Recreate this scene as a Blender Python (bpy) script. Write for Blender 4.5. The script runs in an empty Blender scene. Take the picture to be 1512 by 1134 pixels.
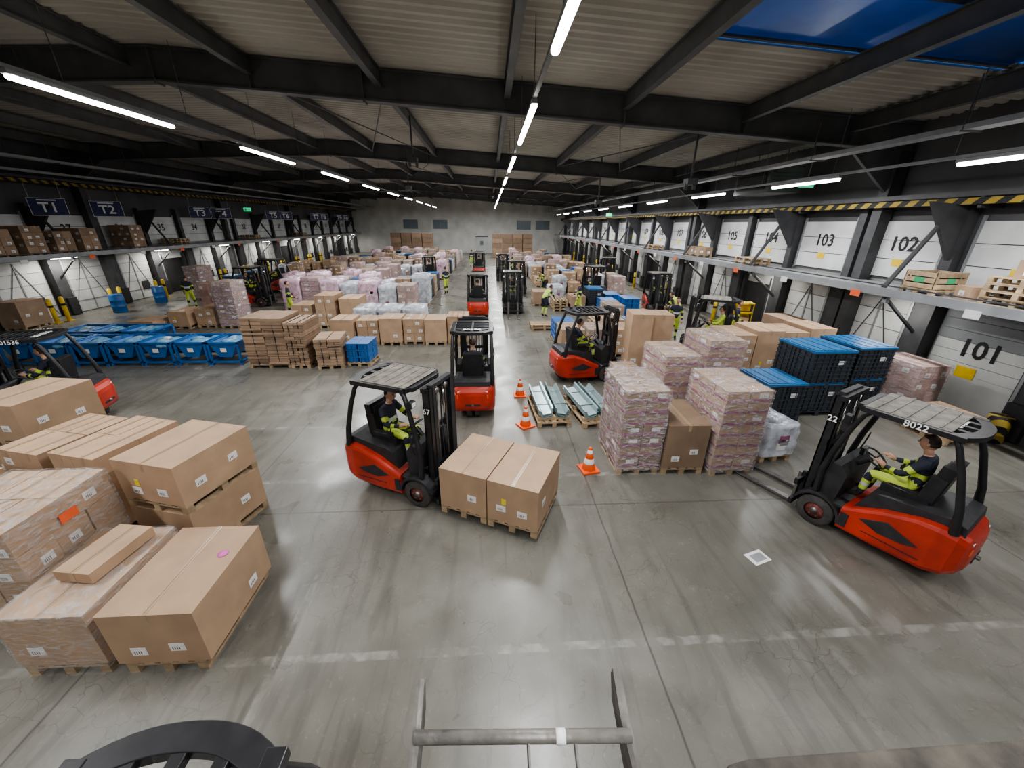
import bpy, bmesh, math, random
from mathutils import Matrix, Vector
rng=random.Random(7)
S=bpy.context.scene
COL=S.collection
D2R=math.pi/180
try: S.view_settings.look='AgX - Medium High Contrast'
except Exception: pass
# ------------------------------------------------------------------ materials
MATS={}
def mat(name,col,rough=.5,metal=0.0,var=.12,scale=5.0,bump=0.0,island=0.0,emit=0.0,bscale=40.0,coat=0.0):
    if name in MATS: return MATS[name]
    m=bpy.data.materials.new(name); m.use_nodes=True; nt=m.node_tree; N=nt.nodes; L=nt.links
    b=N['Principled BSDF']
    tc=N.new('ShaderNodeTexCoord')
    no=N.new('ShaderNodeTexNoise'); no.inputs['Scale'].default_value=scale; no.inputs['Detail'].default_value=5
    L.new(tc.outputs['Object'],no.inputs['Vector'])
    mr=N.new('ShaderNodeMapRange'); mr.inputs[1].default_value=.3; mr.inputs[2].default_value=.7
    mr.inputs[3].default_value=1-var; mr.inputs[4].default_value=1+var
    L.new(no.outputs['Fac'],mr.inputs[0])
    fac=mr.outputs[0]
    if island>0:
        g=N.new('ShaderNodeNewGeometry'); m2=N.new('ShaderNodeMapRange')
        m2.inputs[3].default_value=1-island; m2.inputs[4].default_value=1+island
        L.new(g.outputs['Random Per Island'],m2.inputs[0])
        mu=N.new('ShaderNodeMath'); mu.operation='MULTIPLY'; L.new(fac,mu.inputs[0]); L.new(m2.outputs[0],mu.inputs[1]); fac=mu.outputs[0]
    vm=N.new('ShaderNodeVectorMath'); vm.operation='SCALE'; vm.inputs[0].default_value=col[:3]
    L.new(fac,vm.inputs['Scale']); L.new(vm.outputs[0],b.inputs['Base Color'])
    b.inputs['Roughness'].default_value=rough; b.inputs['Metallic'].default_value=metal
    if coat: b.inputs['Coat Weight'].default_value=coat
    if emit: 
        b.inputs['Emission Color'].default_value=(*col,1); b.inputs['Emission Strength'].default_value=emit
    if bump>0:
        n2=N.new('ShaderNodeTexNoise'); n2.inputs['Scale'].default_value=bscale; n2.inputs['Detail'].default_value=3
        L.new(tc.outputs['Object'],n2.inputs['Vector'])
        bp=N.new('ShaderNodeBump'); bp.inputs['Strength'].default_value=bump; bp.inputs['Distance'].default_value=.02
        L.new(n2.outputs['Fac'],bp.inputs['Height']); L.new(bp.outputs[0],b.inputs['Normal'])
    MATS[name]=m; return m
CARD=mat('cardboard',(.42,.285,.185),.75,var=.12,scale=2.5,island=.10)
CARDD=mat('cardboard_dark',(.29,.20,.135),.75,var=.14,scale=3,island=.22)
CARDP=mat('cardboard_pinkish',(.42,.27,.235),.7,var=.12,scale=5,island=.2)
TAPE=mat('parcel_tape',(.38,.27,.17),.3,var=.05)
SEAM=mat('carton_seam',(.13,.08,.05),.8)
LABEL=mat('paper_label',(.72,.72,.71),.6,var=.05)
YLAB=mat('yellow_label',(.75,.60,.06),.5,var=.05)
OLAB=mat('orange_label',(.80,.15,.06),.5,var=.05)
PLAB=mat('pink_label',(.65,.14,.45),.5,var=.05)
PRINT=mat('printed_magenta',(.30,.10,.18),.5,var=.2,scale=9)
WOOD=mat('pallet_wood',(.36,.265,.165),.8,var=.25,scale=9,island=.25)
BLACK=mat('black_paint',(.022,.022,.024),.38,var=.3,scale=8)
BPLAS=mat('black_plastic',(.030,.030,.033),.55,var=.3,scale=8,bump=.1)
RED=mat('red_paint',(.44,.038,.020),.38,var=.30,scale=3,coat=.2)
RUBBER=mat('tyre_rubber',(.06,.056,.052),.8,var=.3,scale=12,bump=.2)
RIM=mat('dusty_rim',(.22,.06,.05),.7,var=.3,scale=14)
STEEL=mat('worn_steel',(.22,.21,.20),.42,metal=.8,var=.3,scale=9)
CHROME=mat('cylinder_chrome',(.6,.6,.6),.15,metal=1,var=.05)
DUST=mat('dusty_roof_cover',(.19,.172,.145),.6,var=.4,scale=7,bump=.4,bscale=9)
GIRD=mat('girder_grey',(.095,.098,.100),.5,var=.25,scale=1.5)
ROOF=mat('roof_sheet',(.46,.44,.385),.6,var=.15,scale=.6)
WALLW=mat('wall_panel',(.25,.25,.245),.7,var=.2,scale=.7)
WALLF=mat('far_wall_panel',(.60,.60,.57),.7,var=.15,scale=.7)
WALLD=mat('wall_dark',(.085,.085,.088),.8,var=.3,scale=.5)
DOORW=mat('door_white',(.54,.55,.54),.5,var=.16,scale=1.2)
DOORG=mat('door_grey',(.22,.23,.24),.5,var=.12,scale=1.2)
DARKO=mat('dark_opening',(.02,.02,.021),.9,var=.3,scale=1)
COLD=mat('column_dark',(.055,.055,.058),.6,var=.3,scale=2)
SHELF=mat('shelf_grey',(.30,.31,.32),.5,metal=.2,var=.2,scale=2)
BLUE=mat('blue_paint',(.02,.12,.34),.4,var=.2,scale=5)
BLUEL=mat('blue_lid',(.03,.15,.34),.35,var=.15,scale=4)
BAGB=mat('blue_bag',(.16,.33,.48),.3,var=.3,scale=7,bump=.5,bscale=12)
CRATE=mat('dark_crate',(.038,.045,.055),.5,var=.25,scale=9)
NAVY=mat('sign_navy',(.022,.032,.11),.4,var=.05)
WHITE=mat('sign_white',(.85,.85,.85),.5,var=.03)
INK=mat('black_ink',(.012,.012,.012),.6,var=.03)
YEL=mat('safety_yellow',(.72,.50,.03),.45,var=.15,scale=6)
ORNG=mat('cone_orange',(.80,.12,.03),.4,var=.1)
TEAL=mat('coated_metal_teal',(.35,.45,.46),.3,metal=.3,var=.12,scale=4)
TEALD=mat('coated_metal_green',(.17,.30,.30),.3,metal=.3,var=.2,scale=4)
PINKW=mat('pink_film_wrap',(.56,.40,.47),.25,var=.35,scale=5,bump=.6,bscale=9,island=.15)
WHITEW=mat('white_film_wrap',(.44,.46,.50),.22,var=.35,scale=5,bump=.8,bscale=9,island=.15)
SKIN=mat('skin',(.50,.29,.20),.5,var=.06)
HAIR=mat('hair',(.05,.03,.02),.6,var=.3,scale=30)
NAVYC=mat('work_jacket',(.022,.026,.042),.8,var=.2)
HIVIS=mat('hivis_fabric',(.50,.62,.09),.7,var=.12)
REFL=mat('reflective_tape',(.55,.57,.57),.3,var=.05)
EYE=mat('eye',(.02,.02,.02),.2); LIP=mat('lips',(.35,.12,.10),.5)
SHOE=mat('shoe',(.02,.018,.016),.6)
GREEN=mat('exit_green',(.02,.55,.22),.4,emit=1.0)
LED=mat('led_diffuser',(1.0,.99,.97),.4,var=0,emit=16)
GLASSW=mat('window_pane',(.20,.24,.28),.1,var=.1)
GREENL=mat('green_label',(.05,.35,.15),.5)
def wrapmat(name,tint,amt):
    m=bpy.data.materials.new(name); m.use_nodes=True; nt=m.node_tree; N=nt.nodes; L=nt.links
    for n in list(N):
        if n.type!='OUTPUT_MATERIAL': N.remove(n)
    o=[n for n in N][0]
    tr=N.new('ShaderNodeBsdfTransparent'); pr=N.new('ShaderNodeBsdfPrincipled'); mx=N.new('ShaderNodeMixShader')
    pr.inputs['Base Color'].default_value=(*tint,1); pr.inputs['Roughness'].default_value=.14
    tc=N.new('ShaderNodeTexCoord'); mp=N.new('ShaderNodeMapping'); mp.inputs['Scale'].default_value=(3,3,9)
    no=N.new('ShaderNodeTexNoise'); no.inputs['Scale'].default_value=2.2; no.inputs['Detail'].default_value=5; no.inputs['Distortion'].default_value=1.2
    L.new(tc.outputs['Object'],mp.inputs[0]); L.new(mp.outputs[0],no.inputs['Vector'])
    bp=N.new('ShaderNodeBump'); bp.inputs['Strength'].default_value=1.0; bp.inputs['Distance'].default_value=.05
    L.new(no.outputs['Fac'],bp.inputs['Height']); L.new(bp.outputs[0],pr.inputs['Normal'])
    mr=N.new('ShaderNodeMapRange'); mr.inputs[1].default_value=.42; mr.inputs[2].default_value=.68; mr.inputs[3].default_value=amt*.3; mr.inputs[4].default_value=min(1,amt*2.4)
    L.new(no.outputs['Fac'],mr.inputs[0]); L.new(mr.outputs[0],mx.inputs[0]); L.new(tr.outputs[0],mx.inputs[1]); L.new(pr.outputs[0],mx.inputs[2]); L.new(mx.outputs[0],o.inputs[0])
    return m
WRAP=wrapmat('stretch_film',(.70,.70,.72),.17)
WRAPP=wrapmat('stretch_film_dense',(.70,.66,.70),.27)
def hazmat():
    m=bpy.data.materials.new('hazard_stripes'); m.use_nodes=True; N=m.node_tree.nodes; L=m.node_tree.links
    b=N['Principled BSDF']; tc=N.new('ShaderNodeTexCoord')
    sx=N.new('ShaderNodeSeparateXYZ'); L.new(tc.outputs['Object'],sx.inputs[0])
    a=N.new('ShaderNodeMath'); a.operation='ADD'; L.new(sx.outputs[1],a.inputs[0]); L.new(sx.outputs[2],a.inputs[1])
    c=N.new('ShaderNodeMath'); c.operation='ADD'; L.new(a.outputs[0],c.inputs[0]); L.new(sx.outputs[0],c.inputs[1])
    d=N.new('ShaderNodeMath'); d.operation='MULTIPLY'; d.inputs[1].default_value=2.2; L.new(c.outputs[0],d.inputs[0])
    f=N.new('ShaderNodeMath'); f.operation='FRACT'; L.new(d.outputs[0],f.inputs[0])
    g=N.new('ShaderNodeMath'); g.operation='GREATER_THAN'; g.inputs[1].default_value=.5; L.new(f.outputs[0],g.inputs[0])
    mx=N.new('ShaderNodeMix'); mx.data_type='RGBA'; mx.inputs[6].default_value=(.012,.012,.012,1); mx.inputs[7].default_value=(.30,.21,.03,1)
    L.new(g.outputs[0],mx.inputs[0]); L.new(mx.outputs[2],b.inputs['Base Color']); b.inputs['Roughness'].default_value=.7
    return m
HAZ=hazmat()
def floormat():
    m=bpy.data.materials.new('polished_concrete'); m.use_nodes=True; nt=m.node_tree; N=nt.nodes; L=nt.links
    b=N['Principled BSDF']; tc=N.new('ShaderNodeTexCoord'); P=tc.outputs['Object']
    def noise(s,d=6,dist=0,vec=None):
        n=N.new('ShaderNodeTexNoise'); n.inputs['Scale'].default_value=s; n.inputs['Detail'].default_value=d; n.inputs['Distortion'].default_value=dist
        L.new(vec or P,n.inputs['Vector']); return n.outputs['Fac']
    def mrange(x,a,bb,c,d):
        n=N.new('ShaderNodeMapRange'); n.inputs[1].default_value=a; n.inputs[2].default_value=bb; n.inputs[3].default_value=c; n.inputs[4].default_value=d; L.new(x,n.inputs[0]); return n.outputs[0]
    def mth(op,x,y=None):
        n=N.new('ShaderNodeMath'); n.operation=op; n.use_clamp=False
        for i,q in enumerate((x,y)):
            if q is None: continue
            if isinstance(q,(int,float)): n.inputs[i].default_value=q
            else: L.new(q,n.inputs[i])
        return n.outputs[0]
    def mix(fac,A,B):
        n=N.new('ShaderNodeMix'); n.data_type='RGBA'; L.new(fac,n.inputs[0])
        for i,q in ((6,A),(7,B)):
            if isinstance(q,tuple): n.inputs[i].default_value=(*q,1)
            else: L.new(q,n.inputs[i])
        return n.outputs[2]
    base=mix(mrange(noise(.35,7,.4),.35,.65,0,1),(.138,.131,.110),(.222,.213,.185))
    base=mix(mrange(noise(2.5,8,.3),.4,.75,0,.5),base,(.11,.104,.086))
    base=mix(mrange(noise(14,4,1.5),.60,.72,0,.22),base,(.31,.30,.265))
    for rz_ in (0.0,.7):
        mp=N.new('ShaderNodeMapping'); mp.inputs['Scale'].default_value=(1.8,.20,1); mp.inputs['Rotation'].default_value=(0,0,rz_); L.new(P,mp.inputs[0])
        base=mix(mrange(noise(1.3,5,2.2,mp.outputs[0]),.56,.66,0,.34),base,(.085,.08,.068))
    def cracks(scale,th):
        nz=N.new('ShaderNodeTexNoise'); nz.inputs['Scale'].default_value=1.3; nz.inputs['Detail'].default_value=4; L.new(P,nz.inputs['Vector'])
        va=N.new('ShaderNodeVectorMath'); va.operation='MULTIPLY_ADD'; L.new(nz.outputs['Color'],va.inputs[0]); va.inputs[1].default_value=(.9,.9,.0); L.new(P,va.inputs[2])
        v=N.new('ShaderNodeTexVoronoi'); v.feature='DISTANCE_TO_EDGE'; v.inputs['Scale'].default_value=scale; L.new(va.outputs[0],v.inputs['Vector'])
        return mrange(v.outputs['Distance'],0,th,1,0)
    ck=mth('MULTIPLY',cracks(4.2,.022),mrange(noise(.6,3),.42,.62,0,.5))
    base=mix(ck,base,(.06,.055,.045))
    sx=N.new('ShaderNodeSeparateXYZ'); L.new(P,sx.inputs[0]); X=sx.outputs[0]; Y=sx.outputs[1]
    wob=mth('MULTIPLY',mth('SUBTRACT',noise(3,2),.5),.03)
    def line(ax,pos,w,soft=.015):
        return mrange(mth('ABSOLUTE',mth('SUBTRACT',mth('ADD',ax,wob),pos)),w,w+soft,1,0)
    def rng_(ax,a,bb):
        return mth('MULTIPLY',mth('GREATER_THAN',ax,a),mth('LESS_THAN',ax,bb))
    wear=mrange(noise(5,8,.5),.44,.66,.04,.7)
    for ln in (line(Y,2.85,.04),mth('MULTIPLY',line(Y,6.05,.045),rng_(X,-5.6,4)),
               mth('MULTIPLY',line(X,-2.35,.035),rng_(Y,-5,4.0)),
               mth('MULTIPLY',line(X,-3.6,.04),rng_(Y,13,60)),mth('MULTIPLY',line(X,2.2,.04),rng_(Y,13,60)),
               mth('MULTIPLY',line(Y,8.1,.04),rng_(X,-12,-1.5))):
        base=mix(mth('MULTIPLY',ln,mth('MULTIPLY',wear,.6)),base,(.43,.42,.38))
    for ax,ps in ((X,(-16.,-9.8,-4.3,1.75,7.6)),(Y,(-1,5.2,11.5,17.8,24,30,36,42,48))):
        for p in ps: base=mix(mth('MULTIPLY',line(ax,p,.006,.012),.65),base,(.055,.05,.045))
    L.new(base,b.inputs['Base Color'])
    L.new(mrange(noise(1.1,6,.6),.3,.7,.22,.44),b.inputs['Roughness'])
    bp=N.new('ShaderNodeBump'); bp.inputs['Strength'].default_value=.08; bp.inputs['Distance'].default_value=.02; L.new(noise(4,6),bp.inputs['Height']); L.new(bp.outputs[0],b.inputs['Normal'])
    b.inputs['Specular IOR Level'].default_value=.6
    return m
# ------------------------------------------------------------------ mesh builder
TXT={}
def textgeo(s):
    if s in TXT: return TXT[s]
    cu=bpy.data.curves.new('t','FONT'); cu.body=s; cu.size=1; cu.align_x='CENTER'; cu.align_y='CENTER'; cu.extrude=.004; cu.offset=.014; cu.resolution_u=3
    o=bpy.data.objects.new('t',cu); COL.objects.link(o)
    bpy.context.view_layer.update()
    dg=bpy.context.evaluated_depsgraph_get(); me=o.evaluated_get(dg).to_mesh()
    r=([v.co.copy() for v in me.vertices],[list(p.vertices) for p in me.polygons])
    o.evaluated_get(dg).to_mesh_clear(); bpy.data.objects.remove(o); bpy.data.curves.remove(cu)
    TXT[s]=r; return r
class MB:
    def __init__(s): s.v=[];s.f=[];s.m=[];s.mats=[];s.sm=[];s.T=Matrix.Identity(4)
    def add(s,vs,fs,mt,smooth=False):
        if mt not in s.mats: s.mats.append(mt)
        i=s.mats.index(mt); o=len(s.v)
        s.v+=[s.T@Vector(v) for v in vs]; s.f+=[[k+o for k in f] for f in fs]; s.m+=[i]*len(fs); s.sm+=[smooth]*len(fs)
    def box(s,c,d,mt,rz=0,M=None):
        x,y,z=[k/2 for k in d]
        vs=[Vector((a*x,b*y,e*z)) for e in(-1,1) for b in(-1,1) for a in(-1,1)]
        if M is not None: vs=[M@v for v in vs]
        elif rz:
            R=Matrix.Rotation(rz,3,'Z'); vs=[R@v for v in vs]
        c=Vector(c)
        s.add([v+c for v in vs],[(0,2,3,1),(4,5,7,6),(0,1,5,4),(2,6,7,3),(0,4,6,2),(1,3,7,5)],mt)
    def prism(s,poly,a,b,mt,ax='x'):
        n=len(poly)
        def P(u,w,t): return (t,u,w) if ax=='x' else ((u,t,w) if ax=='y' else (u,w,t))
        vs=[P(u,w,a) for u,w in poly]+[P(u,w,b) for u,w in poly]
        s.add(vs,[list(range(n))[::-1],list(range(n,2*n))]+[(i,(i+1)%n,n+(i+1)%n,n+i) for i in range(n)],mt)
    def band(s,A,B,z0,z1,mt):
        n=len(A); vs=[(x,y,z) for z in (z0,z1) for (x,y) in A]+[(x,y,z) for z in (z0,z1) for (x,y) in B]
        fs=[]
        for i in range(n-1):
            fs+=[(i,i+1,2*n+i+1,2*n+i),(n+i,n+i+1,3*n+i+1,3*n+i),(i,i+1,n+i+1,n+i),(2*n+i,2*n+i+1,3*n+i+1,3*n+i)]
        fs+=[(0,n,3*n,2*n),(n-1,2*n-1,4*n-1,3*n-1)]
        s.add(vs,fs,mt)
    def tube(s,pts,r,mt,n=8,caps=True,closed=False):
        pts=[Vector(p) for p in pts]; k=len(pts)
        rs=r if isinstance(r,(list,tuple)) else [r]*k
        up=Vector((0,0,1)); vs=[];prev=None
        for i,p in enumerate(pts):
            if closed: t=(pts[(i+1)%k]-pts[i-1])
            else: t=(pts[min(i+1,k-1)]-pts[max(i-1,0)])
            t.normalize()
            if prev is None:
                a=t.cross(up)
                if a.length<.05: a=t.cross(Vector((1,0,0)))
            else: a=prev-t*prev.dot(t)
            a.normalize(); prev=a; b=t.cross(a)
            for j in range(n):
                th=2*math.pi*(j+.5)/n
                vs.append(p+(a*math.cos(th)+b*math.sin(th))*rs[i])
        fs=[]
        for i in range(k if closed else k-1):
            for j in range(n):
                i2=(i+1)%k
                fs.append((i*n+j,i*n+(j+1)%n,i2*n+(j+1)%n,i2*n+j))
        if caps and not closed: fs+=[list(range(n))[::-1],list(range((k-1)*n,k*n))]
        s.add(vs,fs,mt,smooth=n>6)
    def sph(s,c,r,mt,nu=12,nv=8,fn=None):
        c=Vector(c); r=(r,r,r) if isinstance(r,(int,float)) else r
        vs=[];fs=[]
        for j in range(nv+1):
            ph=math.pi*j/nv
            for i in range(nu):
                th=2*math.pi*i/nu
                q=Vector((math.sin(ph)*math.cos(th),math.sin(ph)*math.sin(th),math.cos(ph)))
                if fn: q=fn(q)
                vs.append(c+Vector((q.x*r[0],q.y*r[1],q.z*r[2])))
        for j in range(nv):
            for i in range(nu): fs.append((j*nu+i,j*nu+(i+1)%nu,(j+1)*nu+(i+1)%nu,(j+1)*nu+i))
        s.add(vs,fs,mt,smooth=True)
    def text(s,st,size,c,mt,X,Y):
        vs,fs=textgeo(st); X=Vector(X);Y=Vector(Y);Z=X.cross(Y);c=Vector(c)
        s.add([c+X*v.x*size+Y*v.y*size+Z*(v.z*size) for v in vs],fs,mt)
    def wheel(s,c,r,w,n=24):
        x,y,z=c
        prof=[(-w/2,r*.55),(-w/2,r*.9),(-w*.38,r),(w*.38,r),(w/2,r*.9),(w/2,r*.55)]
        vs=[];fs=[]
        for j in range(n):
            t=2*math.pi*j/n
            for a,q in prof: vs.append((x+a,y+math.cos(t)*q,z+math.sin(t)*q))
        m=len(prof)
        for j in range(n):
            k=(j+1)%n
            for i in range(m-1): fs.append((j*m+i,j*m+i+1,k*m+i+1,k*m+i))
        s.add(vs,fs,RUBBER,True)
        s.tube([(x-w*.36,y,z),(x+w*.36,y,z)],r*.58,RIM,16)
        s.tube([(x-w*.5,y,z),(x+w*.5,y,z)],r*.2,STEEL,10)
        for j in range(6):
            t=2*math.pi*j/6
            s.tube([(x-w*.42,y+math.cos(t)*r*.36,z+math.sin(t)*r*.36),(x+w*.42,y+math.cos(t)*r*.36,z+math.sin(t)*r*.36)],r*.06,STEEL,6)
    def mesh(s,name):
        me=bpy.data.meshes.new(name); me.from_pydata([tuple(v) for v in s.v],[],s.f)
        for m in s.mats: me.materials.append(m)
        me.polygons.foreach_set('material_index',s.m); me.polygons.foreach_set('use_smooth',s.sm)
        bm=bmesh.new(); bm.from_mesh(me); bmesh.ops.recalc_face_normals(bm,faces=bm.faces); bm.to_mesh(me); bm.free()
        return me
def put(name,me,loc=(0,0,0),rz=0,parent=None,bevel=0,seg=2,sc=1):
    if isinstance(me,MB): me=me.mesh(name)
    o=bpy.data.objects.new(name,me); COL.objects.link(o); o.location=loc; o.rotation_euler=(0,0,rz); o.scale=(sc,sc,sc)
    if parent: o.parent=parent
    if bevel:
        b=o.modifiers.new('b','BEVEL'); b.width=bevel; b.segments=seg; b.limit_method='ANGLE'; b.angle_limit=.7
    return o
# ------------------------------------------------------------------ camera
f=570.0; H=4.4
v=Vector(((722-756)/f,(567-330)/f,-1)); roll=.6*D2R
v=Matrix.Rotation(roll,3,'Z')@v; p=math.atan(v.y); fw=math.cos(p)+v.y*math.sin(p); psi=math.atan(-v.x/fw)
R=Matrix.Rotation(-psi,3,'Z')@Matrix.Rotation(math.pi/2-p,3,'X')@Matrix.Rotation(roll,3,'Z')
cd=bpy.data.cameras.new('camera'); cam=bpy.data.objects.new('camera',cd); COL.objects.link(cam)
cam.matrix_world=Matrix.Translation((0,0,H))@R.to_4x4(); cd.sensor_width=36; cd.lens=f/1512*36; cd.clip_start=.05; cd.clip_end=300
S.camera=cam
# ------------------------------------------------------------------ room shell
XL,XR,YB,YF=-21.0,12.0,-5.0,66.0
def zr(x): return 7.5-(.056*(x+8) if x>-8 else .035*(-8-x))
m=MB(); m.box(((XL+XR)/2,(YB+YF)/2,-.1),(XR-XL+.6,YF-YB+.6,.2),floormat()); put('floor',m)
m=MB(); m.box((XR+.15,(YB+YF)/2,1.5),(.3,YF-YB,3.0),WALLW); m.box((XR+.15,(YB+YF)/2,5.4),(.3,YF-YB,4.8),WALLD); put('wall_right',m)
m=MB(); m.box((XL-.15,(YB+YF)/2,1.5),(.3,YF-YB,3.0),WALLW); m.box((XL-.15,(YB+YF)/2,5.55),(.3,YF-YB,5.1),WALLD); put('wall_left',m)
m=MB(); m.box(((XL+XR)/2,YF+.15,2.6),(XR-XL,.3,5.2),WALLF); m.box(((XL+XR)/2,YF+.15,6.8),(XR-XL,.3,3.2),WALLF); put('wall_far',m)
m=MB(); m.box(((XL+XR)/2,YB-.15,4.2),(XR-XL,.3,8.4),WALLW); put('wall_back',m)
m=MB(); xs=[XL-.2,-8,3.7,9.9,XR+.2]; ys=[]; y=YB-.2
while y<YF+.3:
    for dy,dz in ((0,0),(.10,0),(.15,.055),(.25,.055)): ys.append((y+dy,dz))
    y+=.30
vs=[(x,yy,zr(x)+.72+dz) for yy,dz in ys for x in xs]; fs=[]
for j in range(len(ys)-1):
    for i in range(4):
        if i==2 and 3.4<ys[j][0]<8.6: continue
        a=j*5+i; fs.append((a,a+1,a+6,a+5))
m.add(vs,fs,ROOF); put('ceiling',m)
SKYG=mat('skylight_sheet',(.03,.10,.26),.35,var=.35,scale=1.0)
pb=SKYG.node_tree.nodes['Principled BSDF']; pb.inputs['Transmission Weight'].default_value=.8; pb.inputs['IOR'].default_value=1.05
m=MB(); 
m.add([(3.6,3.3,zr(3.6)+.80),(10,3.3,zr(10)+.80),(10,8.7,zr(10)+.80),(3.6,8.7,zr(3.6)+.80)],[(0,1,2,3)],SKYG)
for yy in (3.4,5.1,6.9,8.6): m.tube([(3.6,yy,zr(3.6)+.76),(10,yy,zr(10)+.76)],.035,GIRD,6)
put('window_1',m)
GY=[1,12,23,34,45,56]
m=MB()
def slab(mb,x0,x1,y0,y1,a,b,mt):
    vs=[(x,yy,zr(x)+z) for x in (x0,x1) for yy in (y0,y1) for z in (a,b)]
    mb.add(vs,[(0,1,3,2),(4,6,7,5),(0,4,5,1),(2,3,7,6),(0,2,6,4),(1,5,7,3)],mt)
for x0,x1 in ((XL+.02,-8),(-8,XR-.02)):
    slab(m,x0,x1,-.14,.14,0,.04,GIRD); slab(m,x0,x1,-.02,.02,.04,.66,GIRD); slab(m,x0,x1,-.14,.14,.66,.70,GIRD)
for x in (-8,-3.1,3.6,-14): slab(m,x-.02,x+.02,-.15,.15,-.04,.7,GIRD)
for x in (-17,-11,-5.8,.5,6.9,10): slab(m,x-.01,x+.01,-.13,.13,.04,.66,GIRD)
for s_,xx in ((1,XR-.25),(-1,XL+.25)):
    m.box((xx,0,zr(xx)/2),(.36,.30,zr(xx)),COLD)
    zz=zr(xx); m.prism([(xx-s_*.1,zz-1.1),(xx-s_*1.6,zz+.02),(xx,zz+.02)],-.05,.05,GIRD,ax='y')
gme=m.mesh('roof_girder')
for gy in GY: put('roof_girder',gme,(0,gy,0))
m=MB()
L_=YF-YB
m.box((0,0,0),(.16,L_,.02),GIRD); m.box((0,0,.17),(.025,L_,.34),GIRD); m.box((0,0,.34),(.16,L_,.02),GIRD)
pme=m.mesh('roof_purlin')
for x in (-19.5,-17,-14.2,-11.4,-8.6,-5.8,-2.7,.5,3.6,6.9,10): put('roof_purlin',pme,(x,(YB+YF)/2,zr(x)+.33))
m=MB()
for gy in GY[:-1]:
    for x0,x1 in (() if gy<5 else ((-5.8,-2.7),(3.6,6.9),(-14.2,-11.4))):
        for a,b in ((0,1),(1,0)):
            m.tube([(x0,gy+.3+(10.4*a),zr(x0)+.3),(x1,gy+.3+10.4*b,zr(x1)+.3)],.022,GIRD,6)
    for x in (-5.8,3.6,-2.7): m.tube([(x,gy+.9,zr(x)+.36),(x,gy,zr(x)+.02)],.03,GIRD,6)
put('roof_bracing',m)
def tray(name,x,z,w=.3):
    m=MB(); yc=(YB+YF)/2
    m.box((x,yc,z),(w,L_-.4,.015),SHELF); m.box((x-w/2,yc,z+.04),(.015,L_-.4,.09),SHELF); m.box((x+w/2,yc,z+.04),(.015,L_-.4,.09),SHELF)
    for i in range(3): m.tube([(x-.08+.07*i,YB+.3,z+.03),(x-.08+.07*i,YF-.3,z+.03)],.02,BPLAS,6)
    yy=YB+2
    while yy<YF: 
        m.tube([(x-w/2,yy,z),(x-w/2,yy,zr(x)+.4)],.015,GIRD,6); m.box((x,yy,z-.02),(w+.06,.04,.03),GIRD); yy+=3.66
    put(name,m)
tray('cable_tray',9.0,6.1,.35); tray('cable_tray',-17.6,6.5,.3); tray('cable_tray',-19.2,6.2,.2)
for nm,x,z in (('trim_1',XL+.75,5.95),('trim_2',XR-.6,5.0)):
    m=MB(); yc=(YB+YF)/2
    m.box((x,yc,z),(.12,L_-.6,.14),HAZ); m.box((x+(.2 if x>0 else -.2),yc,z+.16),(.5,L_-.6,.12),COLD)
    yy=YB+3
    while yy<YF:
        m.box((x+(.3 if x>0 else -.3),yy,z),(.6,.08,.3),COLD); yy+=5.64 if x>0 else 6
    put(nm,m)
def lmesh(l):
    lm=MB(); lm.box((0,0,.05),(.10,l+.1,.07),SHELF); lm.prism([(-.055,.015),(-.05,-.03),(-.025,-.05),(.025,-.05),(.05,-.03),(.055,.015)],-l/2,l/2,LED,ax='y')
    return lm.mesh('ceiling_light')
LP=275
def lightrow(x,z,starts,l=3.6):
    lme=lmesh(l); m=MB(); m.box((x,(YB+YF)/2,z+.12),(.07,L_-1,.06),SHELF)
    yy=YB+1.5
    while yy<YF: m.tube([(x,yy,z+.14),(x,yy,zr(x)+.72)],.008,STEEL,5); yy+=3
    put('light_trunking',m)
    for s0 in starts:
        o=put('ceiling_light',lme,(x,s0+l/2,z))
        ld=bpy.data.lights.new('lamp','AREA'); ld.shape='RECTANGLE'; ld.size=.12; ld.size_y=l-.1; ld.energy=LP*l/3.6; ld.color=(.98,.99,1)
        lo=bpy.data.objects.new('lamp',ld); COL.objects.link(lo); lo.parent=o; lo.location=(0,0,-.06)
st=lambda a,n:[a+6*k for k in range(n)]
lightrow(.85,6.4,st(-3.6,11)); lightrow(-7.25,6.4,st(-4.4,11),3.3); lightrow(9.45,5.6,[.1]+[5.75+5.5*k for k in range(10)],2.6)
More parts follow.
